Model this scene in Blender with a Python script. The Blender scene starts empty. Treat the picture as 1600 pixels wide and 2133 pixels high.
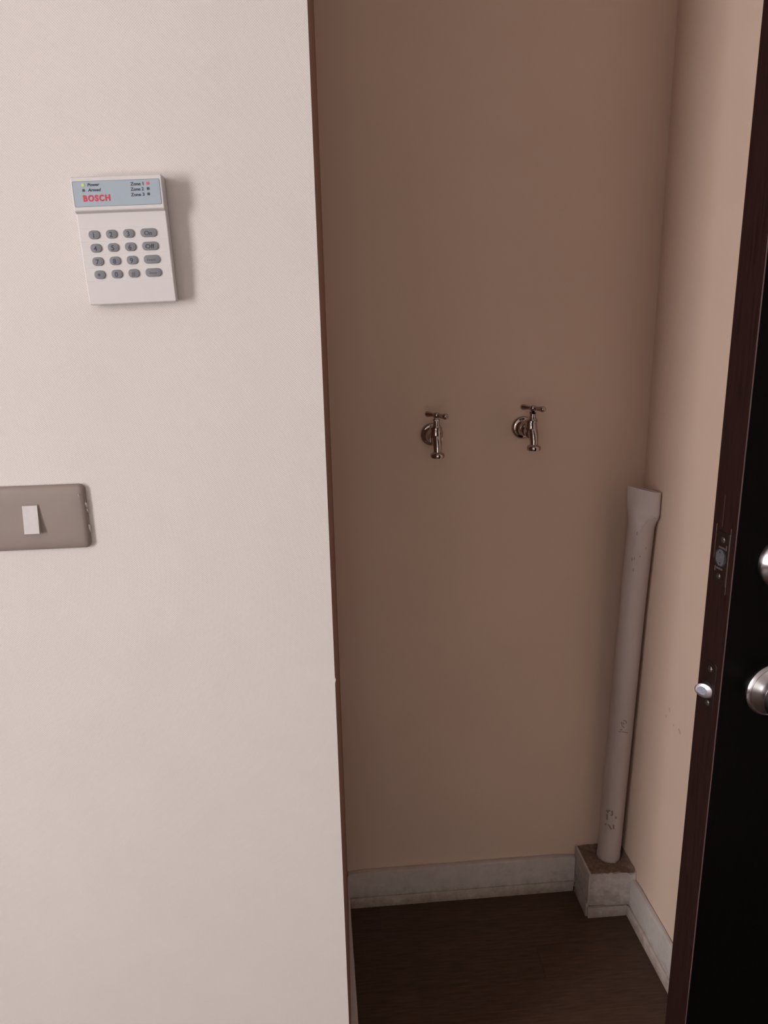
import bpy, bmesh, math, random
from mathutils import Matrix, Vector
from math import pi, sin, cos, radians as R

S = bpy.context.scene
C = S.collection
random.seed(7)

# ------------------------------------------------------------------ camera
cam = bpy.data.objects.new('camera', bpy.data.cameras.new('camera'))
C.objects.link(cam)
cam.data.sensor_fit = 'VERTICAL'
cam.data.sensor_height = 24.0
cam.data.lens = 1620.0 / 2133.0 * 24.0
cam.data.clip_start = 0.02
cam.matrix_world = Matrix((
    (0.99609, 0.042319, -0.077543, 0.0),
    (-0.085996, 0.263645, -0.960779, 0.0),
    (-0.020216, 0.963691, 0.266254, 1.5),
    (0, 0, 0, 1)))
S.camera = cam

# ------------------------------------------------------------------ light and exposure
w = bpy.data.worlds.new('world')
S.world = w
w.use_nodes = True
w.node_tree.nodes['Background'].inputs['Color'].default_value = (1.0, 0.9, 0.86, 1)
w.node_tree.nodes['Background'].inputs['Strength'].default_value = 0.3


def area(name, loc, look, sx, sy, power, col):
    l = bpy.data.lights.new(name, 'AREA')
    l.shape = 'RECTANGLE'
    l.size, l.size_y, l.energy, l.color = sx, sy, power, col
    o = bpy.data.objects.new(name, l)
    C.objects.link(o)
    o.location = loc
    o.rotation_euler = (Vector(look) - Vector(loc)).to_track_quat('-Z', 'Y').to_euler()
    return o


# daylight through the window in the left-hand wall of the room, behind the camera
area('window_daylight', (-2.66, -0.98, 1.55), (0.0, -0.98, 1.55), 0.92, 1.6, 138.0, (1.0, 0.962, 0.965))
# weak fill for the recess, from an unseen window added behind the viewer
area('rear_window_fill', (-0.35, -2.66, 1.10), (-0.35, 0.0, 1.10), 0.5, 1.25, 6.0, (0.95, 1.0, 0.90))

S.view_settings.view_transform = 'Standard'
S.view_settings.look = 'None'
S.view_settings.exposure = 0.0
S.view_settings.gamma = 1.0
S.view_settings.use_curve_mapping = False
S.cycles.use_denoising = True
S.cycles.max_bounces = 10
S.cycles.diffuse_bounces = 6


# ------------------------------------------------------------------ material helpers
class Nodes:
    def __init__(self, name, rough=0.6, metal=0.0, spec=0.5):
        self.m = bpy.data.materials.new(name)
        self.m.use_nodes = True
        self.t = self.m.node_tree
        self.b = self.t.nodes['Principled BSDF']
        self.b.inputs['Roughness'].default_value = rough
        self.b.inputs['Metallic'].default_value = metal
        self.b.inputs['Specular IOR Level'].default_value = spec
        self.co = None

    def link(self, a, b):
        self.t.links.new(a, b)

    def coord(self):
        if self.co is None:
            self.co = self.t.nodes.new('ShaderNodeTexCoord').outputs['Object']
        return self.co

    def mapping(self, scale=(1, 1, 1), rot=(0, 0, 0)):
        n = self.t.nodes.new('ShaderNodeMapping')
        n.inputs['Scale'].default_value = scale
        n.inputs['Rotation'].default_value = rot
        self.link(self.coord(), n.inputs['Vector'])
        return n.outputs['Vector']

    def noise(self, scale, detail=4, rough=0.6, vec=None):
        n = self.t.nodes.new('ShaderNodeTexNoise')
        n.inputs['Scale'].default_value = scale
        n.inputs['Detail'].default_value = detail
        n.inputs['Roughness'].default_value = rough
        self.link(vec if vec is not None else self.coord(), n.inputs['Vector'])
        return n.outputs['Fac']

    def ramp(self, fac, stops):
        n = self.t.nodes.new('ShaderNodeValToRGB')
        e = n.color_ramp.elements
        while len(e) < len(stops):
            e.new(0.5)
        for k, (p, c) in enumerate(stops):
            e[k].position = p
            e[k].color = (*c, 1) if len(c) == 3 else c
        self.link(fac, n.inputs['Fac'])
        return n.outputs['Color']

    def math(self, op, a, b=None, c=None):
        n = self.t.nodes.new('ShaderNodeMath')
        n.operation = op
        for k, v in enumerate((a, b, c)):
            if v is None:
                continue
            if isinstance(v, (int, float)):
                n.inputs[k].default_value = v
            else:
                self.link(v, n.inputs[k])
        return n.outputs[0]

    def mix(self, fac, a, b, mode='MIX'):
        n = self.t.nodes.new('ShaderNodeMix')
        n.data_type = 'RGBA'
        n.blend_type = mode
        for sock, v in ((n.inputs[0], fac), (n.inputs[6], a), (n.inputs[7], b)):
            if isinstance(v, (int, float)):
                sock.default_value = v
            elif isinstance(v, tuple):
                sock.default_value = (*v, 1)
            else:
                self.link(v, sock)
        return n.outputs[2]

    def sep(self):
        n = self.t.nodes.new('ShaderNodeSeparateXYZ')
        self.link(self.coord(), n.inputs[0])
        return n.outputs

    def color(self, c):
        if isinstance(c, tuple):
            self.b.inputs['Base Color'].default_value = (*c, 1)
        else:
            self.link(c, self.b.inputs['Base Color'])

    def bump(self, h, strength=0.3, dist=0.001):
        n = self.t.nodes.new('ShaderNodeBump')
        n.inputs['Strength'].default_value = strength
        n.inputs['Distance'].default_value = dist
        self.link(h, n.inputs['Height'])
        self.link(n.outputs['Normal'], self.b.inputs['Normal'])

    def spots(self, base, pts, dark):
        """small scuffs of their own colour at fixed places on the surface"""
        out = base
        for (p, r) in pts:
            n = self.t.nodes.new('ShaderNodeVectorMath')
            n.operation = 'DISTANCE'
            self.link(self.coord(), n.inputs[0])
            n.inputs[1].default_value = p
            k = self.ramp(self.math('DIVIDE', n.outputs['Value'], r), [(0.35, (0.6,) * 3), (1.0, (0,) * 3)])
            out = self.mix(k, out, dark)
        return out


def plain(name, col, rough=0.5, metal=0.0, spec=0.5, vary=0.06, scale=30):
    n = Nodes(name, rough, metal, spec)
    lo = tuple(c * (1 - vary) for c in col)
    hi = tuple(min(1, c * (1 + vary)) for c in col)
    n.color(n.ramp(n.noise(scale, 3), [(0.3, lo), (0.7, hi)]))
    return n.m


def make_wallpaper():
    n = Nodes('woven_wallpaper', 0.75, 0, 0.3)
    x, y, z = n.sep()
    wob = n.math('MULTIPLY', n.noise(9, 2), 0.004)
    u = n.math('ADD', n.math('ADD', x, z), wob)
    v = n.math('SUBTRACT', n.math('SUBTRACT', x, z), wob)
    P = 2 * pi / 0.0030
    su = n.math('SINE', n.math('MULTIPLY', u, P))
    sv = n.math('SINE', n.math('MULTIPLY', v, P))
    a = n.math('MULTIPLY_ADD', n.noise(23, 2), 1.2, -0.1)
    h = n.math('ADD', n.math('MULTIPLY', su, a), n.math('MULTIPLY', sv, n.math('SUBTRACT', 1.0, a)))
    h2 = n.math('ADD', h, n.math('MULTIPLY', n.noise(420, 2), 1.2))
    f = n.math('MULTIPLY_ADD', h, 0.15, 0.5)
    base = n.ramp(f, [(0.1, (0.545, 0.503, 0.483)), (0.9, (0.655, 0.609, 0.588))])
    blot = n.ramp(n.noise(6, 3), [(0.3, (0.97, 0.965, 0.965)), (0.7, (1.0, 1.0, 0.99))])
    n.color(n.mix(1.0, base, blot, 'MULTIPLY'))
    n.bump(h2, 0.25, 0.0004)
    return n.m


def make_tan_paint():
    n = Nodes('tan_wall_paint', 0.7, 0, 0.3)
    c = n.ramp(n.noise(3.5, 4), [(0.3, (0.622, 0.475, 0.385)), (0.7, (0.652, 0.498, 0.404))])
    pts = [((0.7305, 1.4544, 0.6266), 0.005), ((0.7305, 1.452, 0.622), 0.003), ((0.7305, 1.4669, 0.6025), 0.004),
           ((0.7305, 1.4305, 0.601), 0.004), ((0.7305, 1.4061, 0.6051), 0.0045), ((0.7305, 1.4015, 0.6015), 0.006)]
    c = n.spots(c, pts, (0.34, 0.23, 0.18))
    n.color(c)
    n.bump(n.noise(260, 3), 0.12, 0.0006)
    return n.m


def make_white_dirty(name, lo, hi, stain, z0=0.0, z1=0.09):
    n = Nodes(name, 0.7, 0, 0.3)
    x, y, z = n.sep()
    c = n.ramp(n.noise(40, 5, 0.7), [(0.3, lo), (0.7, hi)])
    hgt = n.math('DIVIDE', n.math('SUBTRACT', z, z0), z1 - z0)
    k = n.math('SUBTRACT', n.math('ADD', n.noise(28, 6, 0.7), 0.12), n.math('MULTIPLY', hgt, 0.55))
    c = n.mix(n.ramp(k, [(0.38, (0,) * 3), (0.72, (0.75,) * 3)]), c, stain)
    n.color(c)
    n.bump(n.noise(70, 5, 0.65), 0.45, 0.0025)
    return n.m


def make_floor_wood():
    n = Nodes('dark_laminate', 0.42, 0, 0.35)
    oi = n.t.nodes.new('ShaderNodeObjectInfo')
    g = n.noise(14, 5, 0.65, n.mapping((1.2, 16, 1)))
    c = n.ramp(g, [(0.3, (0.040, 0.022, 0.0145)), (0.7, (0.085, 0.047, 0.030))])
    t = n.ramp(oi.outputs['Random'], [(0, (0.9, 0.9, 0.9)), (1, (1.08, 1.06, 1.05))])
    n.color(n.mix(1.0, c, t, 'MULTIPLY'))
    n.bump(g, 0.08, 0.0005)
    return n.m


def make_wood(name, lo, hi, rough=0.4, spec=0.5, scale=(70, 70, 2.2)):
    n = Nodes(name, rough, 0, spec)
    g = n.noise(6, 5, 0.65, n.mapping(scale))
    n.color(n.ramp(g, [(0.32, lo), (0.7, hi)]))
    n.bump(g, 0.12, 0.0004)
    return n.m


def make_brushed(name, col, rough):
    n = Nodes(name, rough, 1.0)
    n.color(col)
    n.b.inputs['Anisotropic'].default_value = 0.7
    n.b.inputs['Anisotropic Rotation'].default_value = 0.25
    t = n.t.nodes.new('ShaderNodeTangent')
    t.direction_type = 'RADIAL'
    t.axis = 'Y'
    n.link(t.outputs[0], n.b.inputs['Tangent'])
    return n.m


def make_pvc():
    n = Nodes('dirty_white_pvc', 0.45, 0, 0.5)
    c = n.ramp(n.noise(12, 4, 0.6, n.mapping((1, 1, 0.25))), [(0.3, (0.455, 0.39, 0.362)), (0.7, (0.53, 0.458, 0.425))])
    d = n.noise(75, 6, 0.75, n.mapping((1, 1, 0.6)))
    c = n.mix(n.ramp(d, [(0.66, (0,) * 3), (0.80, (0.5,) * 3)]), c, (0.25, 0.19, 0.16))
    n.color(c)
    n.bump(n.noise(60, 3), 0.08, 0.001)
    return n.m


def make_dirt():
    n = Nodes('brown_mortar', 0.95, 0, 0.2)
    n.color(n.ramp(n.noise(110, 6, 0.75), [(0.3, (0.13, 0.085, 0.06)), (0.7, (0.27, 0.19, 0.14))]))
    n.bump(n.noise(160, 5, 0.7), 0.7, 0.003)
    return n.m


def make_glow(name, col, k):
    n = Nodes(name, 0.3)
    n.color(col)
    n.b.inputs['Emission Color'].default_value = (*col, 1)
    n.b.inputs['Emission Strength'].default_value = k
    return n.m


M = dict(
    paper=make_wallpaper(), tan=make_tan_paint(), brown=plain('dark_brown_side', (0.27, 0.15, 0.115), 0.7, 0, 0.3, 0.05, 5),  # brown: recess side wall, darker than the tan walls
    white=make_white_dirty('grimy_white_trim', (0.425, 0.38, 0.355), (0.515, 0.465, 0.437), (0.24, 0.175, 0.14), 0.0, 0.11),
    strip=make_white_dirty('stained_trim_strip', (0.34, 0.285, 0.25), (0.46, 0.40, 0.36), (0.19, 0.135, 0.105), 0.0, 0.06),
    plaster=make_white_dirty('grimy_plaster', (0.36, 0.315, 0.295), (0.52, 0.465, 0.435), (0.20, 0.15, 0.125), 0.0, 0.22),
    pvc=make_pvc(), dirt=make_dirt(), floor=make_floor_wood(),
    ceiling=plain('ceiling_paint', (0.76, 0.73, 0.71), 0.8),
    room=plain('room_wall_paint', (0.66, 0.61, 0.58), 0.8),
    black_wood=make_wood('black_stained_door', (0.0022, 0.0016, 0.0016), (0.0038, 0.0027, 0.0027), 0.30, 0.03),
    edge_wood=make_wood('dark_brown_lipping', (0.010, 0.0036, 0.0034), (0.023, 0.0092, 0.0082), 0.45, 0.12),
    pale_wood=make_wood('chipped_wood_and_glint', (0.05, 0.03, 0.027), (0.11, 0.07, 0.062), 0.7, 0.3),  # chipped lines, and the highlight drawn on the door corner
    chrome=plain('chrome', (0.44, 0.39, 0.37), 0.05, 1.0, 0.5, 0.02),
    steel=make_brushed('brushed_steel', (0.50, 0.475, 0.495), 0.24),
    plate=plain('aged_brass_plate', (0.125, 0.10, 0.094), 0.34, 1.0, 0.5, 0.15, 60),
    screw=plain('screw_metal', (0.42, 0.36, 0.33), 0.22, 1.0),
    bolt=plain('bolt_steel', (0.46, 0.43, 0.46), 0.36, 1.0, 0.5, 0.12, 200),
    bolt_core=plain('blue_grey_steel', (0.29, 0.30, 0.36), 0.5, 1.0, 0.5, 0.2, 300),
    pale_metal=plain('bright_metal_and_glint', (0.62, 0.55, 0.52), 0.35, 1.0),  # embossed marks, and the highlight drawn beside the bolt plate
    hole=plain('dark_hole', (0.012, 0.010, 0.012), 0.8),
    white_plastic=plain('white_plastic', (0.57, 0.54, 0.537), 0.5, 0, 0.4, 0.015, 8),
    grey_plastic=plain('grey_base_plastic', (0.34, 0.30, 0.275), 0.6, 0, 0.4),
    blue_panel=plain('pale_blue_panel', (0.315, 0.375, 0.43), 0.35, 0, 0.4, 0.02),
    key=plain('grey_rubber_key', (0.185, 0.188, 0.205), 0.6, 0, 0.4, 0.05, 150),
    ink=plain('dark_ink', (0.035, 0.037, 0.05), 0.6),
    faint_ink=plain('worn_ink', (0.085, 0.088, 0.105), 0.6),
    red_ink=plain('red_ink', (0.52, 0.035, 0.06), 0.6),
    led_off=plain('unlit_lamp_and_shade', (0.055, 0.05, 0.05), 0.4),  # also the painted shadow border round the keypad panel
    led_green=make_glow('green_lamp', (0.46, 0.58, 0.15), 0.08),
    led_red=make_glow('red_lamp', (0.62, 0.07, 0.13), 0.12),
    taupe=plain('taupe_plastic', (0.235, 0.19, 0.17), 0.42, 0, 0.45, 0.03, 20),
    rocker=plain('pale_grey_plastic', (0.52, 0.485, 0.48), 0.45, 0, 0.4, 0.05, 60),
    chip=plain('chipped_paint', (0.55, 0.53, 0.50), 0.4),
    grime=plain('worn_print', (0.235, 0.18, 0.15), 0.8),
)


# ------------------------------------------------------------------ object helpers
def link(name, bm, mat, parent=None, loc=(0, 0, 0), smooth=None, mats=None):
    me = bpy.data.meshes.new(name)
    bmesh.ops.recalc_face_normals(bm, faces=bm.faces)
    bm.to_mesh(me)
    bm.free()
    for m in (mats or [mat]):
        me.materials.append(m)
    if smooth:
        me.set_sharp_from_angle(angle=R(smooth))
        for p in me.polygons:
            p.use_smooth = True
    o = bpy.data.objects.new(name, me)
    C.objects.link(o)
    o.parent = parent
    o.location = loc
    return o


def tag(o, label=None, cat=None, group=None, kind=None):
    for k, v in (('label', label), ('category', cat), ('group', group), ('kind', kind)):
        if v:
            o[k] = v
    return o


def empty(name, loc, rz=0.0, ry=0.0):
    o = bpy.data.objects.new(name, None)
    o.empty_display_size = 0.05
    C.objects.link(o)
    o.location = loc
    o.rotation_euler = (0, ry, rz)
    return o


def bevel_all(bm, w, seg=2):
    es = [e for e in bm.edges if len(e.link_faces) == 2 and e.calc_face_angle(0) > 0.5]
    bmesh.ops.bevel(bm, geom=es, offset=w, segments=seg, affect='EDGES', profile=0.5, clamp_overlap=True)


def box(x0, x1, y0, y1, z0, z1, bev=0.0, seg=2, bm=None):
    b = bmesh.new()
    vs = [b.verts.new((x, y, z)) for z in (z0, z1) for y in (y0, y1) for x in (x0, x1)]
    for f in ((0, 1, 3, 2), (4, 6, 7, 5), (0, 4, 5, 1), (2, 3, 7, 6), (0, 2, 6, 4), (1, 5, 7, 3)):
        b.faces.new([vs[i] for i in f])
    if bev:
        bevel_all(b, bev, seg)
    if bm is None:
        return b
    return merge(bm, b)


def merge(a, b):
    me = bpy.data.meshes.new('tmp')
    b.to_mesh(me)
    b.free()
    a.from_mesh(me)
    bpy.data.meshes.remove(me)
    return a


def prism(pts, z0, z1, axis='z'):
    """polygon extruded along an axis: 'z' -> pts are (x, y); 'x' -> pts are (y, z)"""
    b = bmesh.new()
    mk = (lambda p, t: (p[0], p[1], t)) if axis == 'z' else (lambda p, t: (t, p[0], p[1]))
    lo = [b.verts.new(mk(p, z0)) for p in pts]
    hi = [b.verts.new(mk(p, z1)) for p in pts]
    n = len(pts)
    b.faces.new(lo)
    b.faces.new(hi)
    for i in range(n):
        b.faces.new([lo[i], lo[(i + 1) % n], hi[(i + 1) % n], hi[i]])
    return b


def lathe(profile, n=32, axis='-y', cap=True):
    """profile of (radius, height along the axis)"""
    b = bmesh.new()
    rings = []
    for r, h in profile:
        ring = []
        for k in range(n):
            a = 2 * pi * k / n
            p = {'-y': (r * cos(a), -h, r * sin(a)), 'z': (r * cos(a), r * sin(a), h), 'x': (h, r * cos(a), r * sin(a))}[axis]
            ring.append(b.verts.new(p))
        rings.append(ring)
    for a, c in zip(rings, rings[1:]):
        for k in range(n):
            b.faces.new([a[k], a[(k + 1) % n], c[(k + 1) % n], c[k]])
    if cap:
        b.faces.new(rings[0])
        b.faces.new(rings[-1])
    return b


def tube(pts, radii, n=20):
    b = bmesh.new()
    pts = [Vector(p) for p in pts]
    rings = []
    for i, p in enumerate(pts):
        d = (pts[min(i + 1, len(pts) - 1)] - pts[max(i - 1, 0)]).normalized()
        sx = Vector((1, 0, 0))
        sy = d.cross(sx).normalized()
        sx = sy.cross(d).normalized()
        rings.append([b.verts.new(p + (sx * cos(2 * pi * k / n) + sy * sin(2 * pi * k / n)) * radii[i]) for k in range(n)])
    for a, c in zip(rings, rings[1:]):
        for k in range(n):
            b.faces.new([a[k], a[(k + 1) % n], c[(k + 1) % n], c[k]])
    b.faces.new(rings[0])
    b.faces.new(rings[-1])
    return b


def slab(wd, ht, r, depth, bev, cx=0, cz=0, seg=6, y=0.0, chamfer_corner=False):
    """rounded rectangle in the XZ plane, its back at y, its face towards -Y"""
    b = bmesh.new()
    r = min(r, wd / 2 - 1e-5, ht / 2 - 1e-5)

    def loop(inset, yy):
        out = []
        for qx, qz, a0 in ((1, 1, 0), (-1, 1, 90), (-1, -1, 180), (1, -1, 270)):
            for k in range(seg + 1):
                a = R(a0 + 90 * k / seg)
                rr = max(r - inset, 1e-5)
                x = cx + qx * (wd / 2 - r) + rr * cos(a) - (0 if r > inset else qx * (inset - r))
                z = cz + qz * (ht / 2 - r) + rr * sin(a) - (0 if r > inset else qz * (inset - r))
                out.append(b.verts.new((x, yy, z)))
        return out
    ls = [loop(0, y), loop(0, y - depth + bev)]
    if bev:
        ls += [loop(bev * 0.3, y - depth + bev * 0.3), loop(bev, y - depth)]
    for a, c in zip(ls, ls[1:]):
        for k in range(len(a)):
            b.faces.new([a[k], a[(k + 1) % len(a)], c[(k + 1) % len(a)], c[k]])
    b.faces.new(ls[0])
    b.faces.new(ls[-1])
    return b


def text(name, s, size, mat, parent, x, y, z, align='CENTER', bold=0.0, shear=0.0, width=None, rx=0.0, space=1.0):
    """flat lettering in the XZ plane reading from -Y; size is the cap height"""
    cu = bpy.data.curves.new(name, 'FONT')
    cu.body = s
    cu.size = size / 0.70
    cu.align_x = align
    cu.offset = bold
    cu.space_character = space
    cu.shear = shear
    cu.extrude = 0.00005
    cu.resolution_u = 4
    t = bpy.data.objects.new('tmp', cu)
    C.objects.link(t)
    bpy.context.view_layer.update()
    me = bpy.data.meshes.new_from_object(t.evaluated_get(bpy.context.evaluated_depsgraph_get()))
    bpy.data.objects.remove(t)
    bpy.data.curves.remove(cu)
    k = 1.0
    if width:
        xs = [v.co.x for v in me.vertices]
        k = width / (max(xs) - min(xs))
    me.transform(Matrix.Translation((x, y, z)) @ Matrix.Rotation(pi / 2 + rx, 4, 'X') @ Matrix.Diagonal((k, 1, 1, 1)))
    me.name = name
    me.materials.clear()
    me.materials.append(mat)
    o = bpy.data.objects.new(name, me)
    C.objects.link(o)
    o.parent = parent
    return o


def structure(o, label=None, cat=None):
    return tag(o, label, cat, None, 'structure')


# ------------------------------------------------------------------ the room shell
H = 2.4
X0, Y0, XE = -2.5, -2.5, 1.27


def right_face_brown(o, nx=0.8):
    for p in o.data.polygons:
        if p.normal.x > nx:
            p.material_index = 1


wf = bmesh.new()
wf = prism([(X0 - 0.1, 1.0), (0.0061, 1.0), (0.0085, 1.1), (X0 - 0.1, 1.1)], 0, H)
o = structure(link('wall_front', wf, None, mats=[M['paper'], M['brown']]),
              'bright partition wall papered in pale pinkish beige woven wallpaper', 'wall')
right_face_brown(o)
# a nick of lifted paper on the corner of the partition
b = bmesh.new()
vs = [b.verts.new(p) for p in ((0.0058, 0.9992, 0.985), (0.0062, 1.0008, 0.985), (0.0074, 0.9990, 0.9805), (0.0058, 0.9985, 0.9745), (0.0063, 1.001, 0.9745))]
b.faces.new([vs[0], vs[1], vs[2]]); b.faces.new([vs[2], vs[4], vs[3]]); b.faces.new([vs[0], vs[2], vs[3]]); b.faces.new([vs[1], vs[4], vs[2]])
link('paper_nick', b, M['paper'], o)

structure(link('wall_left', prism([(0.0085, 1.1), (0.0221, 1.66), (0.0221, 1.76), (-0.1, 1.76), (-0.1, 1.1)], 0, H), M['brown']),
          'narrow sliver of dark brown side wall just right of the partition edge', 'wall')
structure(link('wall_back', prism([(0.0221, 1.659), (0.90, 1.659), (0.90, 1.76), (0.0221, 1.76)], 0, H), M['tan']),
          'shaded tan back wall of the recess carrying the two taps', 'wall')
structure(link('wall_right', prism([(0.7262, 1.659), (0.7365, 1.0), (0.84, 1.0), (0.84, 1.659)], 0, H), M['tan']),
          'tan right-hand wall of the recess, lit beside the open door', 'wall')
structure(link('wall_door_side', prism([(0.84, 1.0), (1.37, 1.0), (1.37, 1.1), (0.84, 1.1)], 0, H), M['tan']),
          'tan wall hidden behind the open black door', 'wall')


def wall_with_hole(x0, x1, ya, yb, ha, hb, za, zb):
    b = box(x0, x1, ya, ha, 0, H)
    box(x0, x1, hb, yb, 0, H, bm=b)
    if za > 0:
        box(x0, x1, ha, hb, 0, za, bm=b)
    box(x0, x1, ha, hb, zb, H, bm=b)
    return b


WY0, WY1, WZ0, WZ1 = -1.42, -0.50, 0.75, 2.34
structure(link('wall_window_side', wall_with_hole(X0 - 0.1, X0, Y0, 1.0, WY0, WY1, WZ0, WZ1), M['room']),
          'room wall with the window, out of frame on the left', 'wall')
structure(link('wall_entrance', wall_with_hole(XE, XE + 0.1, Y0, 1.0, 0.11, 0.97, 0, 2.06), M['room']),
          'entrance wall with the doorway, out of frame on the right', 'wall')
b = box(X0 - 0.1, -0.63, Y0 - 0.1, Y0, 0, H)
box(-0.07, 2.5, Y0 - 0.1, Y0, 0, H, bm=b)
box(-0.63, -0.07, Y0 - 0.1, Y0, 0, 0.45, bm=b)
box(-0.63, -0.07, Y0 - 0.1, Y0, 1.76, H, bm=b)
structure(link('wall_rear', b, M['room']), 'wall behind the viewer', 'wall')
structure(link('wall_corridor', box(2.4, 2.5, Y0, 1.1, 0, H), M['room']), 'corridor wall beyond the doorway', 'wall')
structure(link('wall_corridor_end', box(1.37, 2.4, 1.0, 1.1, 0, H), M['room']), 'end wall of the corridor beyond the doorway', 'wall')
structure(link('ceiling', box(X0 - 0.1, 2.5, Y0 - 0.1, 1.76, H, H + 0.1), M['ceiling']), 'plain pale ceiling above the room', 'ceiling')
fl = structure(link('floor', box(X0 - 0.1, 2.5, Y0 - 0.1, 1.76, -0.1, -0.008), M['hole']),
               'dark brown wood-look plank floor inside the recess', 'floor')
proto = None
PW, PL = 0.090, 1.30
row = 0
y = 1.659 - PW / 2
while y > Y0:
    x = X0 + PL / 2 - (row * 0.47) % PL
    while x - PL / 2 < 1.3:
        if proto is None:
            proto = link('plank', box(-PL / 2 + .0002, PL / 2 - .0002, -PW / 2 + .0002, PW / 2 - .0002, -0.008, 0, 0.0003, 1), M['floor'], fl)
            p = proto
        else:
            p = proto.copy()
            C.objects.link(p)
        p.parent = fl
        p.location = (x, y, random.uniform(-0.0001, 0))
        x += PL
    y -= PW
    row += 1

# window frame in the wall on the left (out of frame)
wn = empty('window_1', (X0 - 0.06, (WY0 + WY1) / 2, WZ0))
structure(wn, 'white framed window out of frame on the left', 'window')
hw, hh = (WY1 - WY0) / 2, WZ1 - WZ0
for nm, a in (('frame_post', (-0.03, 0.03, -hw, -hw + 0.05, 0, hh)), ('frame_post', (-0.03, 0.03, hw - 0.05, hw, 0, hh)),
              ('frame_rail', (-0.03, 0.03, -hw + .05, hw - .05, 0, 0.05)), ('frame_rail', (-0.03, 0.03, -hw + .05, hw - .05, hh - 0.05, hh)),
              ('transom', (-0.02, 0.02, -hw + .05, hw - .05, 1.15, 1.19))):
    link(nm, box(*a, bev=0.004), M['white_plastic'], wn)
wn = empty('window_2', (-0.35, Y0 - 0.06, 0.45))
structure(wn, 'narrow white framed window added behind the viewer for fill light', 'window')
for nm, a in (('frame_post', (-0.28, -0.25, -0.03, 0.03, 0, 1.31)), ('frame_post', (0.25, 0.28, -0.03, 0.03, 0, 1.31)),
              ('frame_rail', (-0.25, 0.25, -0.03, 0.03, 0, 0.03)), ('frame_rail', (-0.25, 0.25, -0.03, 0.03, 1.28, 1.31))):
    link(nm, box(*a, bev=0.004), M['white_plastic'], wn)
# door frame in the entrance wall
tr = empty('trim_1', (XE + 0.05, 0.54, 0))
structure(tr, 'dark frame of the entrance doorway', 'door frame')
link('jamb', box(-0.05, 0.05, -0.43, -0.395, 0, 2.06, 0.002), M['edge_wood'], tr)
link('jamb', box(-0.05, 0.05, 0.410, 0.43, 0, 2.06, 0.002), M['edge_wood'], tr)
link('head', box(-0.05, 0.05, -0.395, 0.410, 2.03, 2.06, 0.002), M['edge_wood'], tr)


# ------------------------------------------------------------------ baseboards
def board(name, label, upper, lower):
    e = structure(empty(name, (0, 0, 0)), label, 'baseboard')
    tag(link('upper_board', upper, M['white'], e, smooth=40))
    tag(link('lower_strip', lower, M['strip'], e, smooth=40), 'brown-stained lower strip')
    return e


def wavy(bm, amp=0.0006):
    for v in bm.verts:
        v.co += Vector((random.uniform(-amp, amp), random.uniform(-amp, amp), random.uniform(-amp, amp)))
    return bm


def long_box(p0, p1, wall0, wall1, z0, z1, bev, n=14):
    """board whose front line runs p0 -> p1 and back line wall0 -> wall1, cut in n lengths so that it may be uneven"""
    b = bmesh.new()
    rings = []
    for i in range(n + 1):
        t = i / n
        f = Vector(p0).lerp(Vector(p1), t)
        w_ = Vector(wall0).lerp(Vector(wall1), t)
        d = (w_ - f).normalized()
        j = lambda: random.uniform(-0.0005, 0.0005)
        ring = []
        for (q, s) in ((0, 0), (0, 1)):
            pass
        zt = z1 + j()
        prof = [(w_, z0), (f, z0), (f, zt - bev), (f + d * bev * 0.3, zt - bev * 0.3), (f + d * bev, zt), (w_, zt)]
        end = 0.0
        if i in (0, n):
            end = bev * 0.8
        for (q, z) in prof:
            ring.append(b.verts.new((q.x + j() * .6, q.y + j() * .6, min(max(z, z0 + (end if z > z0 else 0)), zt - (end if z > z0 else 0)))))
        rings.append(ring)
    m = len(rings[0])
    for a, c in zip(rings, rings[1:]):
        for k in range(m):
            b.faces.new([a[k], a[(k + 1) % m], c[(k + 1) % m], c[k]])
    b.faces.new(rings[0])
    b.faces.new(rings[-1])
    return b


board('baseboard_back', 'grimy white baseboard along the back wall under the taps',
      long_box((0.0235, 1.6445), (0.6075, 1.6445), (0.0235, 1.6578), (0.6075, 1.6578), 0.0325, 0.105, 0.005),
      long_box((0.0235, 1.6440), (0.6060, 1.6440), (0.0235, 1.6588), (0.6060, 1.6588), 0.0, 0.0305, 0.0025))
board('baseboard_left', 'sliver of grimy baseboard low beside the partition edge',
      long_box((0.0240, 1.6430), (0.0268, 1.12), (0.0220, 1.6430), (0.0095, 1.12), 0.0325, 0.102, 0.004),
      long_box((0.0242, 1.6430), (0.0272, 1.12), (0.0220, 1.6430), (0.0095, 1.12), 0.0, 0.0305, 0.0025))
board('baseboard_right', 'grimy white baseboard along the right wall, running under the door',
      long_box((0.7165, 1.551), (0.7255, 1.0), (0.7262, 1.551), (0.7348, 1.0), 0.031, 0.110, 0.005),
      long_box((0.7108, 1.551), (0.7195, 1.0), (0.7277, 1.551), (0.7363, 1.0), 0.0, 0.0305, 0.004))
board('baseboard_front', 'pale baseboard under the papered partition',
      long_box((X0, 0.986), (0.005, 0.986), (X0, 0.9998), (0.005, 0.9998), 0.0325, 0.105, 0.005),
      long_box((X0, 0.985), (0.005, 0.985), (X0, 0.9998), (0.005, 0.9998), 0.0, 0.0305, 0.003))

# ------------------------------------------------------------------ plaster plinth in the corner
PX, PY, PR = 0.6867, 1.6255, 0.0288
pl = tag(empty('pipe_plinth', (0.67, 1.605, 0)), 'low chipped white plaster plinth with brown mortar top in the recess corner', 'plinth')
ox, oy = 0.67, 1.605
foot = [(0.6145, 1.554), (0.7272, 1.5475), (0.7256, 1.658), (0.6135, 1.658)]


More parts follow.
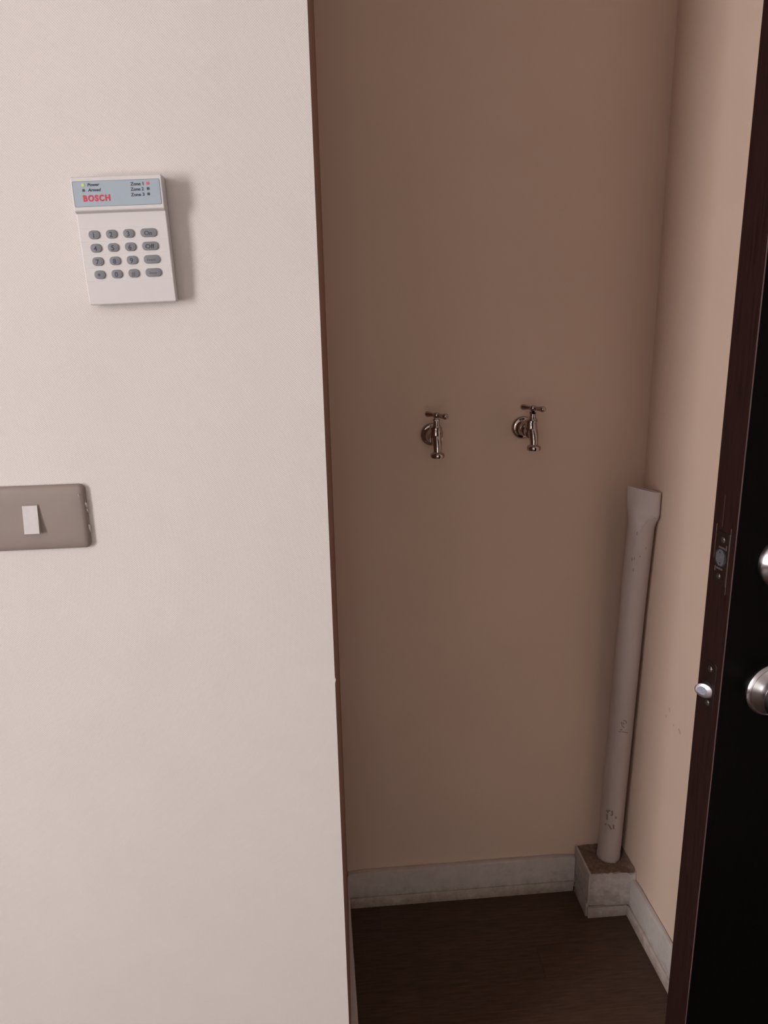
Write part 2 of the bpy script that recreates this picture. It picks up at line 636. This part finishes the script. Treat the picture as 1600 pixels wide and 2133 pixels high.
def outline(n_side=16):
    out = []
    for (a, c) in zip(foot, foot[1:] + foot[:1]):
        for k in range(n_side):
            t = k / n_side
            out.append((a[0] + (c[0] - a[0]) * t, a[1] + (c[1] - a[1]) * t))
    return out


ol = outline()
b = bmesh.new()
N = len(ol)
cen = Vector((0.67, 1.606))
ins = [(Vector(p) + (cen - Vector(p)).normalized() * (0.0075 if (i <= 16 or i >= 47) else 0)) for i, p in enumerate(ol)]
low = [b.verts.new((p.x - ox, p.y - oy, 0.0)) for p in ins]
low2 = [b.verts.new((p.x - ox, p.y - oy, 0.0325)) for p in ins]
low3 = [b.verts.new((x - ox, y - oy, 0.0335 + random.uniform(-0.0012, 0.0012))) for x, y in ol]
mid, top, inn = [], [], []
for i, (x, y) in enumerate(ol):
    j = lambda a: random.uniform(-a, a)
    front = i <= 16
    keep = 1 if (16 < i < 48) else 0
    bul = 0.0015 if keep == 0 else 0
    mid.append(b.verts.new((x - ox + j(bul), y - oy + j(bul * 1.6), 0.06 + j(0.006))))
    zt = 0.124 + 0.005 * (x - 0.614) / 0.113 + (j(0.0018) if front else 0)
    zt -= 0.006 if 14 <= i <= 16 else 0
    top.append(b.verts.new((x - ox + j(bul), y - oy + j(bul), zt)))
for i, (x, y) in enumerate(ol):
    d = Vector((0.67 - x, 1.606 - y)).normalized()
    lip = (0.006 + random.uniform(0, 0.004)) if i <= 16 else 0.002
    inn.append(b.verts.new((x + d.x * lip - ox, y + d.y * lip - oy, 0.1225 + random.uniform(-0.0015, 0.0015))))
for i in range(N):
    k = (i + 1) % N
    b.faces.new([low[i], low[k], low2[k], low2[i]])
    b.faces.new([low2[i], low2[k], low3[k], low3[i]])
    b.faces.new([low3[i], low3[k], mid[k], mid[i]])
    b.faces.new([mid[i], mid[k], top[k], top[i]])
    b.faces.new([top[i], top[k], inn[k], inn[i]])
b.faces.new(low)
link('plinth_body', b, M['plaster'], pl, smooth=35)
# mortar top with the pipe hole
b = bmesh.new()
edge, mids, rim, pit = [], [], [], []
for i, (x, y) in enumerate(ol):
    d = Vector((0.67 - x, 1.606 - y)).normalized()
    e2 = Vector((x, y)) + d * (0.0045 if i <= 16 else 0.0003)
    a = math.atan2(y - PY, x - PX)
    h2 = Vector((PX + cos(a) * (PR + 0.003), PY + sin(a) * (PR + 0.003)))
    h2.x = min(h2.x, 0.7245)
    h2.y = min(h2.y, 1.6565)
    m2 = e2.lerp(h2, 0.5)
    edge.append(b.verts.new((e2.x - ox, e2.y - oy, (0.1235 if i <= 16 else 0.1265 + 0.004 * (x - 0.614) / 0.113) + random.uniform(-0.001, 0.0015))))
    mids.append(b.verts.new((m2.x - ox, m2.y - oy, 0.1232 + random.uniform(-0.002, 0.002))))
    rim.append(b.verts.new((h2.x - ox, h2.y - oy, 0.1195 + random.uniform(-0.002, 0.002))))
    pit.append(b.verts.new((h2.x - ox, h2.y - oy, 0.1150)))
for i in range(N):
    k = (i + 1) % N
    for a, c in ((edge, mids), (mids, rim), (rim, pit)):
        b.faces.new([a[i], a[k], c[k], c[i]])
b.faces.new(pit)
tag(link('mortar_top', b, M['dirt'], pl, smooth=60), 'crumbly brown mortar bed around the pipe')
# trim strips nailed round its foot and the thin slab on its left side
L = lambda pts, off=0: [(p[0] - ox, p[1] - oy) for p in pts]
tag(link('foot_strip', wavy(box(0.6125 - ox, 0.7105 - ox, 1.5490 - oy, 1.5560 - oy, 0.0, 0.0295, 0.0020), 0.0004), M['strip'], pl), 'stained strip across the front foot')
tag(link('foot_strip', wavy(box(0.6085 - ox, 0.6150 - ox, 1.5570 - oy, 1.6430 - oy, 0.0, 0.0380, 0.0025), 0.0004), M['strip'], pl), 'stained strip along the left foot')
tag(link('side_slab', wavy(prism(L([(0.6098, 1.5515), (0.6150, 1.5515), (0.6145, 1.6570), (0.6093, 1.6570)]), 0.042, 0.129), 0.0008), M['plaster'], pl), 'thin upright slab on the left side')
b = bmesh.new()
vs = [b.verts.new(q) for q in ((0.6395 - ox, 1.5486 - oy, 0.010), (0.6510 - ox, 1.5486 - oy, 0.0085), (0.6525 - ox, 1.5486 - oy, 0.021), (0.6475 - ox, 1.5486 - oy, 0.0265), (0.6400 - ox, 1.5486 - oy, 0.025))]
r_ = bmesh.ops.extrude_face_region(b, geom=[b.faces.new(vs)])
for g in r_['geom']:
    if isinstance(g, bmesh.types.BMVert):
        g.co.y += 0.0008
tag(link('paint_patch', b, M['plaster'], pl), 'pale patch on the foot strip')

# ------------------------------------------------------------------ drain pipe
AX = [(0.1095, 0.6868, 1.6258), (0.83, 0.6935, 1.600), (1.0, 0.6942, 1.586), (1.10, 0.694, 1.579)]


def axis(z):
    for a, c in zip(AX, AX[1:]):
        if z <= c[0]:
            break
    t = (z - a[0]) / (c[0] - a[0])
    return a[1] + t * (c[1] - a[1]), a[2] + t * (c[2] - a[2])


pipe = tag(empty('drain_pipe', (PX, PY, 0.11)), 'grimy white plastic drain pipe with pinched flat top standing in the corner plinth', 'pipe')
Pr = 0.0284
NP = 40
b = bmesh.new()
rings = []
TL, TR_ = Vector((0.6620, 1.596)), Vector((0.7222, 1.559))
zs = [0.1155, 0.128, 0.130, 0.20, 0.35, 0.5, 0.65, 0.8, 0.9, 0.96, 0.995]
for z in zs:
    ax_, ay_ = axis(z)
    rr = Pr * (1.03 if z < 0.129 else 1.0)
    rings.append([b.verts.new((ax_ + rr * cos(2 * pi * k / NP) - PX, ay_ + rr * sin(2 * pi * k / NP) - PY, z - 0.11)) for k in range(NP)])
fc, fd = (TL + TR_) / 2, (TR_ - TL).normalized()
fn = Vector((fd.y, -fd.x))
for t, zl, zr in ((0.06, 1.014, 1.006), (0.42, 1.031, 1.018), (0.90, 1.041, 1.027), (1.0, 1.052, 1.036), (1.0, 1.074, 1.062), (1.0, 1.0945, 1.0835)):
    ring = []
    for k in range(NP):
        a = 2 * pi * k / NP
        c0 = Vector(axis((zl + zr) / 2)) + Vector((cos(a), sin(a))) * Pr
        ca = Vector((cos(a), sin(a)))
        s, q = ca.dot(fd), ca.dot(fn)
        c1 = fc + fd * (s * (0.0350 if s > 0 or t > 0.95 else 0.0325)) + fn * (q * 0.0075 + 0.003 * sin(s * 4.0) * (1 - abs(q)))
        zz = zl + (zr - zl) * (s * 0.5 + 0.5)
        crease = {0.06: -0.0025, 0.42: -0.0100, 0.90: 0.0060}.get(t, 0) * max(0, s - 0.1) * max(0, q) ** 0.5 + (0.0025 * max(0, -s) * max(0, q) if zl == 1.052 else 0)
        pnt = c0.lerp(c1, t) + fn * crease
        ring.append(b.verts.new((pnt.x - PX, pnt.y - PY, zz - 0.11)))
    rings.append(ring)
# the open slit at the top: a thin wall and a dark inside
for sc, dz in ((0.80, 0.0), (0.78, -0.02)):
    last = rings[-1]
    ring = []
    for k in range(NP):
        a = 2 * pi * k / NP
        ca = Vector((cos(a), sin(a)))
        s, q = ca.dot(fd), ca.dot(fn)
        pnt = fc + fd * (s * 0.0320) + fn * (q * 0.0048 + 0.003 * sin(s * 4.0) * (1 - abs(q)))
        zz = 1.0945 + (1.0835 - 1.0945) * (s * 0.5 + 0.5) + dz
        ring.append(b.verts.new((pnt.x - PX, pnt.y - PY, zz - 0.11)))
    rings.append(ring)
for a, c in zip(rings, rings[1:]):
    for k in range(NP):
        b.faces.new([a[k], a[(k + 1) % NP], c[(k + 1) % NP], c[k]])
b.faces.new(rings[0])
b.faces.new(rings[-1])


def on_ring(ring, s_want):
    best = None
    for k in range(NP):
        ca = Vector((cos(2 * pi * k / NP), sin(2 * pi * k / NP)))
        if ca.dot(fn) > 0 and (best is None or abs(ca.dot(fd) - s_want) < best[0]):
            best = (abs(ca.dot(fd) - s_want), ring.co.copy() if hasattr(ring, 'co') else ring[k].co.copy())
    return best[1]


i0 = len(zs)
fold = [on_ring(rings[i0 + 2], 0.88), on_ring(rings[i0 + 2], 0.76), on_ring(rings[i0 + 1], 0.58).lerp(on_ring(rings[i0 + 2], 0.58), 0.45),
        on_ring(rings[i0 + 1], 0.38), on_ring(rings[i0], 0.22), on_ring(rings[i0 - 1], 0.10)]
link('pipe_body', b, M['pvc'], pipe, smooth=75)
link('fold_crease', tube(fold, [0.0012, 0.0019, 0.0019, 0.0016, 0.0011, 0.0004], 10), M['pvc'], pipe, smooth=60)
marks = [
    [(-105.9, .5282), (-97.5, .5266), (-90.6, .5239), (-89.7, .5188)], [(-112.4, .5231), (-111.5, .5177), (-107.5, .5121), (-102.1, .509), (-95.7, .5087)],
    [(-105.4, .5217), (-102.7, .5167), (-98.5, .5171)], [(-116.1, .5005), (-110.1, .5011), (-105.6, .5037)],
    [(-122.9, .4959), (-114.1, .4954), (-99.9, .4959), (-88.0, .4945), (-76.4, .4926)],
    [(-147.1, .2661), (-135.2, .2683), (-126.2, .2711)], [(-143.3, .2653), (-132.8, .2633)], [(-139.4, .258), (-136.7, .2419)],
    [(-117.2, .2726), (-113.3, .262), (-120.1, .2574)], [(-130.6, .2303), (-120.5, .2256), (-111.7, .2174)], [(-103.5, .2325), (-100.7, .2196)],
    [(-96.6, .2564), (-95.6, .2499)], [(-147.2, .2259), (-138.5, .2279)],
    [(-127.5, .998), (-127.5, .990)], [(-82.5, .962), (-82.5, .9585)], [(-107, .9412), (-102, .9405)], [(-136.7, .936), (-136.7, .929)], [(-127.3, .938), (-127.3, .932)], [(-126.5, .911), (-126.5, .904)]]


def strokes(sel, wdt):
    b = bmesh.new()
    for st in sel:
        pts = []
        for a, z in st:
            ax_, ay_ = axis(z)
            pts.append(Vector((ax_ + (Pr + .0002) * cos(R(a)) - PX, ay_ + (Pr + .0002) * sin(R(a)) - PY, z - 0.11)))
        prev = None
        for i, p in enumerate(pts):
            d = (pts[min(i + 1, len(pts) - 1)] - pts[max(0, i - 1)]).normalized()
            nrm = Vector((cos(R(st[i][0])), sin(R(st[i][0])), 0))
            s = d.cross(nrm).normalized() * wdt / 2
            cur = (b.verts.new(p + s), b.verts.new(p - s))
            if prev:
                b.faces.new([prev[0], prev[1], cur[1], cur[0]])
            prev = cur
    return b


tag(link('worn_print', strokes(marks[:5], 0.0022), M['grime'], pipe), 'upper patch of rubbed dark print')
tag(link('worn_print', strokes(marks[5:13], 0.0042), M['grime'], pipe), 'lower patch of rubbed dark print')
for mk_ in marks[13:]:
    link('dark_nick', strokes([mk_], 0.0016), M['grime'], pipe)


# ------------------------------------------------------------------ taps
def make_tap(name, loc, label, turn, handle_turn):
    t = tag(empty(name, loc, turn), label, 'tap', 'wall taps in the recess')
    m = M['chrome']
    link('flange', lathe([(0.0245, 0.0), (0.0248, 0.002), (0.0240, 0.0045), (0.0222, 0.0065), (0.0205, 0.0075), (0.0185, 0.0075), (0.0165, 0.009), (0.0135, 0.013), (0.0115, 0.016), (0.0105, 0.018)], 48), m, t, smooth=50)
    b = lathe([(0.0100, 0.016), (0.0108, 0.024), (0.0132, 0.034), (0.0134, 0.066)], 28)
    z = lathe([(0.0088, -0.012), (0.0104, -0.008), (0.0126, -0.002), (0.0132, 0.006), (0.0126, 0.014), (0.0118, 0.018), (0.0112, 0.0205), (0.0132, 0.0215), (0.0132, 0.0245), (0.0110, 0.0265)], 28, 'z')
    for v in z.verts:
        v.co.y -= 0.061
    link('valve_body', merge(b, z), m, t, smooth=45)
    z = lathe([(0.0106, 0.0265), (0.0078, 0.031), (0.0064, 0.035), (0.0060, 0.0395)], 24, 'z')
    link('bonnet', z, m, t, (0, -0.070, 0), smooth=45)
    z = lathe([(0.0060, 0.0395), (0.0074, 0.0400), (0.0074, 0.0430), (0.0050, 0.0440), (0.0044, 0.047)], 6, 'z')
    link('gland_nut', z, m, t, (0, -0.070, 0))
    h = empty('handle', (0, 0, 0))
    bpy.data.objects.remove(h)
    z = lathe([(0.0044, 0.0455), (0.0066, 0.0475), (0.0078, 0.0512), (0.0070, 0.0550), (0.0040, 0.0568), (0.0008, 0.0572)], 20, 'z')
    for s in (-1, 1):
        arm = lathe([(0.0042, 0.004 * s), (0.0040, 0.010 * s), (0.0047, 0.016 * s), (0.0058, 0.023 * s), (0.0063, 0.0265 * s), (0.0057, 0.0295 * s), (0.0034, 0.0315 * s), (0.0006, 0.032 * s)], 18, 'x')
        for v in arm.verts:
            v.co.z += 0.0514
        merge(z, arm)
    hd = link('handle', z, m, t, (0, -0.070, 0), smooth=50)
    hd.rotation_euler = (0, 0, handle_turn)
    pts = [(0, -0.0735, 0.004), (0, -0.0775, -0.003), (0, -0.0815, -0.009), (0, -0.0835, -0.016), (0, -0.0842, -0.0255)]
    sp = link('spout', tube(pts, [0.0102, 0.0102, 0.0094, 0.0086, 0.0082], 22), m, t, smooth=50)
    z = lathe([(0.0082, -0.0225), (0.0100, -0.0243), (0.0134, -0.0262), (0.0146, -0.0285), (0.0147, -0.0325), (0.0138, -0.0345), (0.0100, -0.0350), (0.0092, -0.0350), (0.0088, -0.027)], 32, 'z')
    link('outlet_ring', z, m, sp, (0, -0.0842, 0), smooth=40)
    return t


make_tap('wall_tap', (0.2412, 1.659, 1.2108), 'chrome wall tap nearer the papered partition, left of the pair', R(0), R(-55))
make_tap('wall_tap', (0.4420, 1.659, 1.2192), 'chrome wall tap nearer the drain pipe, right of the pair', R(2), R(-57))

# ------------------------------------------------------------------ alarm keypad
kp = tag(empty('alarm_keypad', (-0.2172, 1.0, 1.5692), 0.0, R(-1.45)), 'white alarm keypad with pale blue display and grey buttons on the papered wall', 'keypad')
link('base_plate', slab(0.1005, 0.139, 0.002, 0.010, 0.0), M['grey_plastic'], kp)
prof = [(-0.0055, 0.0690), (-0.0210, 0.0700), (-0.0240, 0.0700), (-0.0252, 0.0690), (-0.0262, 0.0345), (-0.0256, 0.0334), (-0.0205, 0.0312),
        (-0.0203, 0.0305), (-0.0201, 0.0152), (-0.0203, 0.0149), (-0.0200, 0.0008), (-0.0202, 0.0005), (-0.0198, -0.0136), (-0.0200, -0.0139),
        (-0.0195, -0.0284), (-0.0197, -0.0287), (-0.0189, -0.0434), (-0.0191, -0.0437), (-0.0174, -0.0690), (-0.0164, -0.0702), (-0.0055, -0.0704)]
b = bmesh.new()
rows_ = []
for (y_, z_) in prof:
    front = y_ < -0.012
    cy_ = 0.0012 if front else 0.0
    rows_.append([b.verts.new((x_, y_ + d_, z_ * (0.985 if abs(z_) > 0.068 and d_ else 1))) for x_, d_ in
                  ((-0.0509, cy_), (-0.0506, cy_ * .45), (-0.0498, 0), (0.0498, 0), (0.0506, cy_ * .45), (0.0509, cy_))])
for p_, q_ in zip(rows_, rows_[1:]):
    for k in range(5):
        b.faces.new([p_[k], p_[k + 1], q_[k + 1], q_[k]])
for k in range(5):
    b.faces.new([rows_[-1][k], rows_[-1][k + 1], rows_[0][k + 1], rows_[0][k]])
b.faces.new([r_[0] for r_ in rows_])
b.faces.new([r_[5] for r_ in rows_])
link('housing', b, M['white_plastic'], kp)


def face_y(z):
    for a, c in zip(prof, prof[1:]):
        if c[1] <= z <= a[1] and a[0] < -0.015:
            t = (a[1] - z) / max(1e-9, a[1] - c[1])
            return a[0] + t * (c[0] - a[0])
    return -0.02


tilt = math.atan2(0.0010, 0.0345)


def on_panel(z, up=0.0):
    return -0.0252 - (0.0690 - z) / 0.0345 * 0.0010 - up


shade_border = slab(0.0976, 0.0274, 0.0016, 0.0003, 0.0, -0.0005, 0.0515)
for v in shade_border.verts:
    v.co.y -= (0.0515 - v.co.z) * sin(tilt)
link('panel_recess_shade', shade_border, M['led_off'], kp, (0, on_panel(0.0515) + 0.0001, 0))  # dark border painting the recess shadow round the panel
pan = link('display_panel', slab(0.0968, 0.0268, 0.0014, 0.0004, 0.0, -0.0005, 0.0515), M['blue_panel'], kp)
pan.location = (0, on_panel(0.0515) + 0.0001, 0)
pan.rotation_euler = (0, 0, 0)
for v in pan.data.vertices:
    v.co.y -= (0.0515 - v.co.z) * sin(tilt)
tag(pan, 'pale blue printed display panel')
yp = -0.0006
T = lambda nm, s, h, mt, x, z, **k: text(nm, s, h, M[mt], pan, x, yp - (0.0515 - z) * sin(tilt), z, **k)
T('brand_lettering', 'BOSCH', 0.0063, 'red_ink', -0.0391, 0.0437, align='LEFT', bold=0.0004, width=0.0300, space=1.22)
T('printed_word', 'Power', 0.0031, 'ink', -0.0326, 0.0597, align='LEFT', shear=0.2, bold=0.00012, width=0.0134)
T('printed_word', 'Armed', 0.0031, 'ink', -0.0325, 0.0541, align='LEFT', shear=0.2, bold=0.00012, width=0.0146)
T('printed_word', 'Zone 1', 0.0034, 'ink', 0.0155, 0.0588, align='LEFT', bold=0.0001, width=0.0146)
T('printed_word', 'Zone 2', 0.0034, 'ink', 0.0151, 0.0532, align='LEFT', bold=0.0001, width=0.0148)
T('printed_word', 'Zone 3', 0.0034, 'ink', 0.0147, 0.0474, align='LEFT', bold=0.0001, width=0.0152)
for x, z, wd, m, lb in ((-0.0374, 0.0610, 0.0031, 'led_green', 'lit yellow-green power light'), (-0.0373, 0.0554, 0.0027, 'led_off', None),
                        (0.0347, 0.0606, 0.0030, 'led_red', 'lit red light of the first zone'), (0.0347, 0.0549, 0.0028, 'led_off', None), (0.0346, 0.0492, 0.0028, 'led_off', None)):
    o = link('indicator_light', slab(wd, wd, 0.0004, 0.0003, 0.0, x, z, 2, yp + 0.0001 - (0.0515 - z) * sin(tilt)), M[m], pan)
    tag(o, lb)

rows = [(0.0080, ('1', '2', '3', 'On')), (-0.0067, ('4', '5', '6', 'Off')), (-0.0215, ('7', '8', '9', 'Event')), (-0.0363, ('*', '0', '#', 'Zone'))]
cols = [-0.0336, -0.0139, 0.0057, 0.0284]
for z, names in rows:
    for x, s in zip(cols, names):
        wide = x > 0.02
        wd = 0.0188 if wide else 0.0128
        k = link('key', slab(wd, 0.0095, 0.0043, 0.0022, 0.0008, 0, 0, 5), M['key'], kp, (x, face_y(z) + 0.0006, z), smooth=40)
        tag(k, {'*': 'star key', '#': 'hash key'}.get(s, 'key marked ' + s))
        hgt = 0.0054 if len(s) == 1 else (0.0046 if len(s) < 4 else 0.0024)
        faint = len(s) > 3 or s == '#'
        zz = -hgt / 2 - (0.0014 if s == '*' else 0.0004)
        text('legend', s, hgt, M['faint_ink' if faint else 'ink'], k, -0.0006, -0.0023, zz, bold=0.00012 if len(s) < 4 else 0.00005,
             width={'On': 0.0086, 'Off': 0.0105, 'Event': 0.0100, 'Zone': 0.0088}.get(s))

# ------------------------------------------------------------------ light switch
sw = tag(empty('light_switch', (-0.3755, 1.0, 1.2357)), 'taupe wall switch plate with one pale grey rocker, cut by the left frame edge', 'switch')
b = bmesh.new()
# cushion-shaped cover: rounded outline, gently domed face
HWD, HHT = 0.0725, 0.0425
loops = []
for inset, yy in ((0.0004, 0.0), (0.0, -0.0035), (0.0006, -0.0056), (0.0030, -0.0072), (0.0062, -0.0084), (0.0095, -0.0089), (0.016, -0.0094), (0.028, -0.0098)):
    r = max(0.0045, 0.0075 - inset * 0.3)
    lp = []
    for qx, qz, a0 in ((1, 1, 0), (-1, 1, 90), (-1, -1, 180), (1, -1, 270)):
        for k in range(7):
            a = R(a0 + 15 * k)
            ix = inset * (0.75 if inset > 0.004 else 1)
            lp.append(b.verts.new((qx * (HWD - ix - r) + r * cos(a), yy, qz * (HHT - inset - r) + r * sin(a))))
    loops.append(lp)
for a, c in zip(loops, loops[1:]):
    for k in range(len(a)):
        b.faces.new([a[k], a[(k + 1) % len(a)], c[(k + 1) % len(a)], c[k]])
b.faces.new(loops[0])
b.faces.new(loops[-1])
cover = link('cover_plate', b, M['taupe'], sw, smooth=50)
# chipped flakes on the right-hand edge
for (x, z0, z1, wd, y) in ((0.0718, 0.0185, 0.0110, 0.0012, -0.0050), (0.0722, 0.0105, 0.0040, 0.0010, -0.0040), (0.0722, -0.0110, -0.0225, 0.0013, -0.0042), (0.0655, 0.0300, 0.0262, 0.0009, -0.0086)):
    b = bmesh.new()
    zm = (z0 + z1) / 2
    pts = [(x - wd * .5, y - .0006, z0), (x + wd * .7, y + .0006, z0 - .001), (x + wd, y + .0012, zm), (x + wd * .6, y + .0006, z1), (x - wd * .6, y - .0007, zm + .001)]
    f = b.faces.new([b.verts.new(p) for p in pts])
    q = bmesh.ops.extrude_face_region(b, geom=[f])
    for g in q['geom']:
        if isinstance(g, bmesh.types.BMVert):
            g.co += Vector((0.0006, -0.0005, 0))
    tag(link('paint_chip', b, M['chip'], cover), 'pale chipped spot on the plate edge')
rk = link('rocker_seat', slab(0.0205, 0.0395, 0.001, 0.0012, 0.0, 0.0042, 0.0, 3, -0.0090), M['taupe'], sw)
b = prism([(-0.0090, 0.0182), (-0.0116, 0.0182), (-0.0138, 0.0), (-0.0166, -0.0176), (-0.0090, -0.0182)], -0.0093, 0.0093, 'x')
bevel_all(b, 0.0007, 2)
link('rocker', b, M['rocker'], sw, (0.0042, 0, 0))

# ------------------------------------------------------------------ the open door
TH = 0.0440
dr = structure(empty('door_1', (0.4622, 0.80, 0.0), R(7)), 'black wooden door with steel knob standing open at the right frame edge', 'door')
link('door_leaf', box(0.0016, 0.80, 0.0, TH, 0.008, 2.02, 0.0008, 1), M['black_wood'], dr)
b = box(0.0, 0.0016, 0.0004, TH - 0.0004, 0.008, 2.02, 0.0006, 1)
tag(link('edge_lipping', b, M['edge_wood'], dr), 'dark brown wooden edge strip')
# bevel highlight painted as a pale broken line on the front corner
b = bmesh.new()
z = 0.5
prev = None
while z < 1.95:
    wd = random.choice((0.00008, 0.00015, 0.0003)) * random.uniform(0.7, 1.2)
    cur = (b.verts.new((-0.0001, 0.0004 + wd, z)), b.verts.new((0.0001, -0.0001, z)), b.verts.new((0.0010, -0.0002, z)))
    if prev:
        b.faces.new([prev[0], prev[1], cur[1], cur[0]])
        b.faces.new([prev[1], prev[2], cur[2], cur[1]])
    prev = cur
    z += 0.02
tag(link('corner_glint', b, M['pale_wood'], dr), 'pale line painting the highlight on the door corner')
for zc in (0.30, 1.0, 1.75):
    link('hinge', lathe([(0.006, -0.045), (0.006, 0.045)], 14, 'z'), M['steel'], dr, (0.806, 0.004, zc), smooth=40)


def edge_child(name, bm, mat, parent, v, z, smooth=None):
    """shape drawn facing -Y, set on the door edge so that it faces out of the edge"""
    o = link(name, bm, mat, parent, smooth=smooth)
    if parent is dr:
        o.rotation_euler = (0, 0, R(-90))
        o.location = (0, v, z)
    else:
        o.location = (-v, 0, z)
    return o


def screw(parent, v, z, tilt_, r=0.0040):
    b = lathe([(r, 0.0), (r, 0.0004), (r * 0.8, 0.0011), (0.0004, 0.0014)], 18)
    o = edge_child('screw', b, M['screw'], parent, v, z, 40)
    s1 = box(-r * .75, r * .75, -0.0017, -0.0010, -0.0005, 0.0005)
    box(-0.0005, 0.0005, -0.0017, -0.0010, -r * .75, r * .75, bm=s1)
    c = link('cross_slot', s1, M['hole'], o)
    c.rotation_euler = (0, tilt_, 0)
    return o


# upper bolt plate
up = edge_child('bolt_plate', slab(0.0250, 0.0640, 0.0008, 0.0016, 0.0004, 0, 0, 2, 0.0008), M['plate'], dr, 0.0227, 1.1990)
tag(up, 'dull metal plate of the upper bolt')
screw(up, -0.0010, 0.0225, 0.2)
screw(up, 0.0010, -0.0225, 0.6)
edge_child('bolt_hole', lathe([(0.0106, 0.0), (0.0106, 0.0011)], 28), M['hole'], up, 0.0, 0.0005)
oct_ = [(0.0072 * q, w_ * 0.0096) for q, w_ in ((-1, 0.45), (-0.35, 1), (0.35, 1), (1, 0.5), (1, -0.55), (0.45, -1), (-0.4, -1), (-1, -0.45))]
b = bmesh.new()
f = b.faces.new([b.verts.new((x, -0.0018, z)) for x, z in oct_])
q = bmesh.ops.extrude_face_region(b, geom=[f])
for g in q['geom']:
    if isinstance(g, bmesh.types.BMVert):
        g.co.y = 0.0
bo = edge_child('bolt', b, M['bolt_core'], up, 0.0, 0.0008)
tag(bo, 'drawn-back grey steel bolt with two pin holes')
for zz, xx in ((0.0062, -0.001), (-0.0064, 0.0006)):
    o = link('pin_hole', lathe([(0.0011, 0.0), (0.0011, 0.0021)], 12), M['hole'], up, (xx, 0, 0.0008 + zz))
# embossed marks beside the screws
b = bmesh.new()
for s in (1, -1):
    box(0.0085 * s - .0004, 0.0085 * s + .0004, -0.0013, -0.0008, min(s * .0115, s * .0175), max(s * .0115, s * .0175), bm=b)
    for k in range(5):
        xx = s * (0.0055 - 0.0024 * k)
        box(xx - .0007, xx + .0007, -0.0012, -0.0008, s * (0.0128 + .0002 * (k % 2)) - .0011, s * (0.0128 + .0002 * (k % 2)) + .0011, bm=b)
link('embossed_mark', b, M['pale_metal'], up)
# plate-edge highlight painted as a bright strip, chipped mortise line opposite
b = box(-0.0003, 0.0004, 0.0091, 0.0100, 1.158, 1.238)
tag(link('wear_glint_line', b, M['pale_metal'], dr), 'bright strip painting the highlight beside the bolt plate')
b = box(-0.0003, 0.0004, 0.0356, 0.0365, 1.196, 1.2375)
tag(link('wear_glint_line', b, M['pale_wood'], dr), 'pale chipped line beside the bolt plate')

b = box(-0.0002, 0.0004, 0.0262, 0.0266, 1.236, 1.274)
link('wear_glint_line', b, M['pale_wood'], dr)

# latch plate and latch bolt
lp = edge_child('latch_plate', slab(0.0245, 0.0660, 0.0050, 0.0014, 0.0004, 0, 0, 4, 0.0008), M['plate'], dr, 0.0225, 1.0345)
tag(lp, 'dull metal plate of the latch')
screw(lp, -0.0005, 0.0230, 0.5, 0.0042)
screw(lp, -0.0012, -0.0218, 0.1, 0.0042)
edge_child('latch_hole', lathe([(0.0102, 0.0), (0.0102, 0.0008)], 28), M['hole'], lp, 0.0, -0.0055)
b = bmesh.new()
n = 28
r0 = 0.0092
lo, hi, hi2 = [], [], []
for k in range(n):
    a = 2 * pi * k / n
    x, z = r0 * cos(a), r0 * sin(a)
    # x is -v here: the side away from the viewer (x < 0) stands out furthest
    out = 0.0072 - 0.0062 * (x / r0)
    lo.append(b.verts.new((x, 0.0, z)))
    hi.append(b.verts.new((x, -(out - 0.0009), z)))
    hi2.append(b.verts.new((x * 0.86, -(0.0072 - 0.0062 * (x * 0.86 / r0)), z * 0.86)))
for a, c in ((lo, hi), (hi, hi2)):
    for k in range(n):
        b.faces.new([a[k], a[(k + 1) % n], c[(k + 1) % n], c[k]])
b.faces.new(lo)
b.faces.new(hi2)
core = bmesh.new()
cs = []
for k in range(8):
    a = 2 * pi * k / 8 + 0.3
    x, z = 0.0052 * cos(a) - 0.001, 0.0056 * sin(a)
    cs.append(core.verts.new((x, -(0.0074 - 0.0062 * (x / r0)), z)))
f = core.faces.new(cs)
q = bmesh.ops.extrude_face_region(core, geom=[f])
for g in q['geom']:
    if isinstance(g, bmesh.types.BMVert):
        g.co.y += 0.0008
lb = edge_child('latch_bolt', b, M['bolt'], lp, 0.0, -0.0058, 35)
tag(lb, 'bright slanted steel latch bolt sticking out of the edge')
tag(link('worn_face', core, M['bolt_core'], lb), 'blue-grey worn face of the latch')

# knob and deadlock on the face
kn = link('knob_rosette', lathe([(0.0340, 0.0), (0.0342, 0.0028), (0.0330, 0.0050), (0.0312, 0.0062), (0.0302, 0.0058), (0.0220, 0.0105), (0.0150, 0.0150), (0.0128, 0.0165), (0.0122, 0.0200)], 64), M['steel'], dr, (0.0682, 0.0, 1.0330), smooth=30)
tag(kn, 'brushed steel rose of the lower knob')
link('knob', lathe([(0.0122, 0.0170), (0.0160, 0.0185), (0.0236, 0.0205), (0.0258, 0.0235), (0.0264, 0.0320), (0.0266, 0.0420), (0.0250, 0.0500), (0.0215, 0.0540), (0.0160, 0.0552), (0.0001, 0.0555)], 64), M['steel'], kn, smooth=30)
dk = link('lock_collar', lathe([(0.0330, 0.0), (0.0330, 0.0040), (0.0318, 0.0065), (0.0275, 0.0120), (0.0240, 0.0150), (0.0190, 0.0160), (0.0001, 0.0162)], 64), M['steel'], dr, (0.0645, 0.0, 1.1960), smooth=30)
tag(dk, 'brushed steel collar of the upper lock')
link('thumb_turn', slab(0.009, 0.030, 0.004, 0.0160, 0.002, 0, 0, 5, -0.0160), M['steel'], dk)
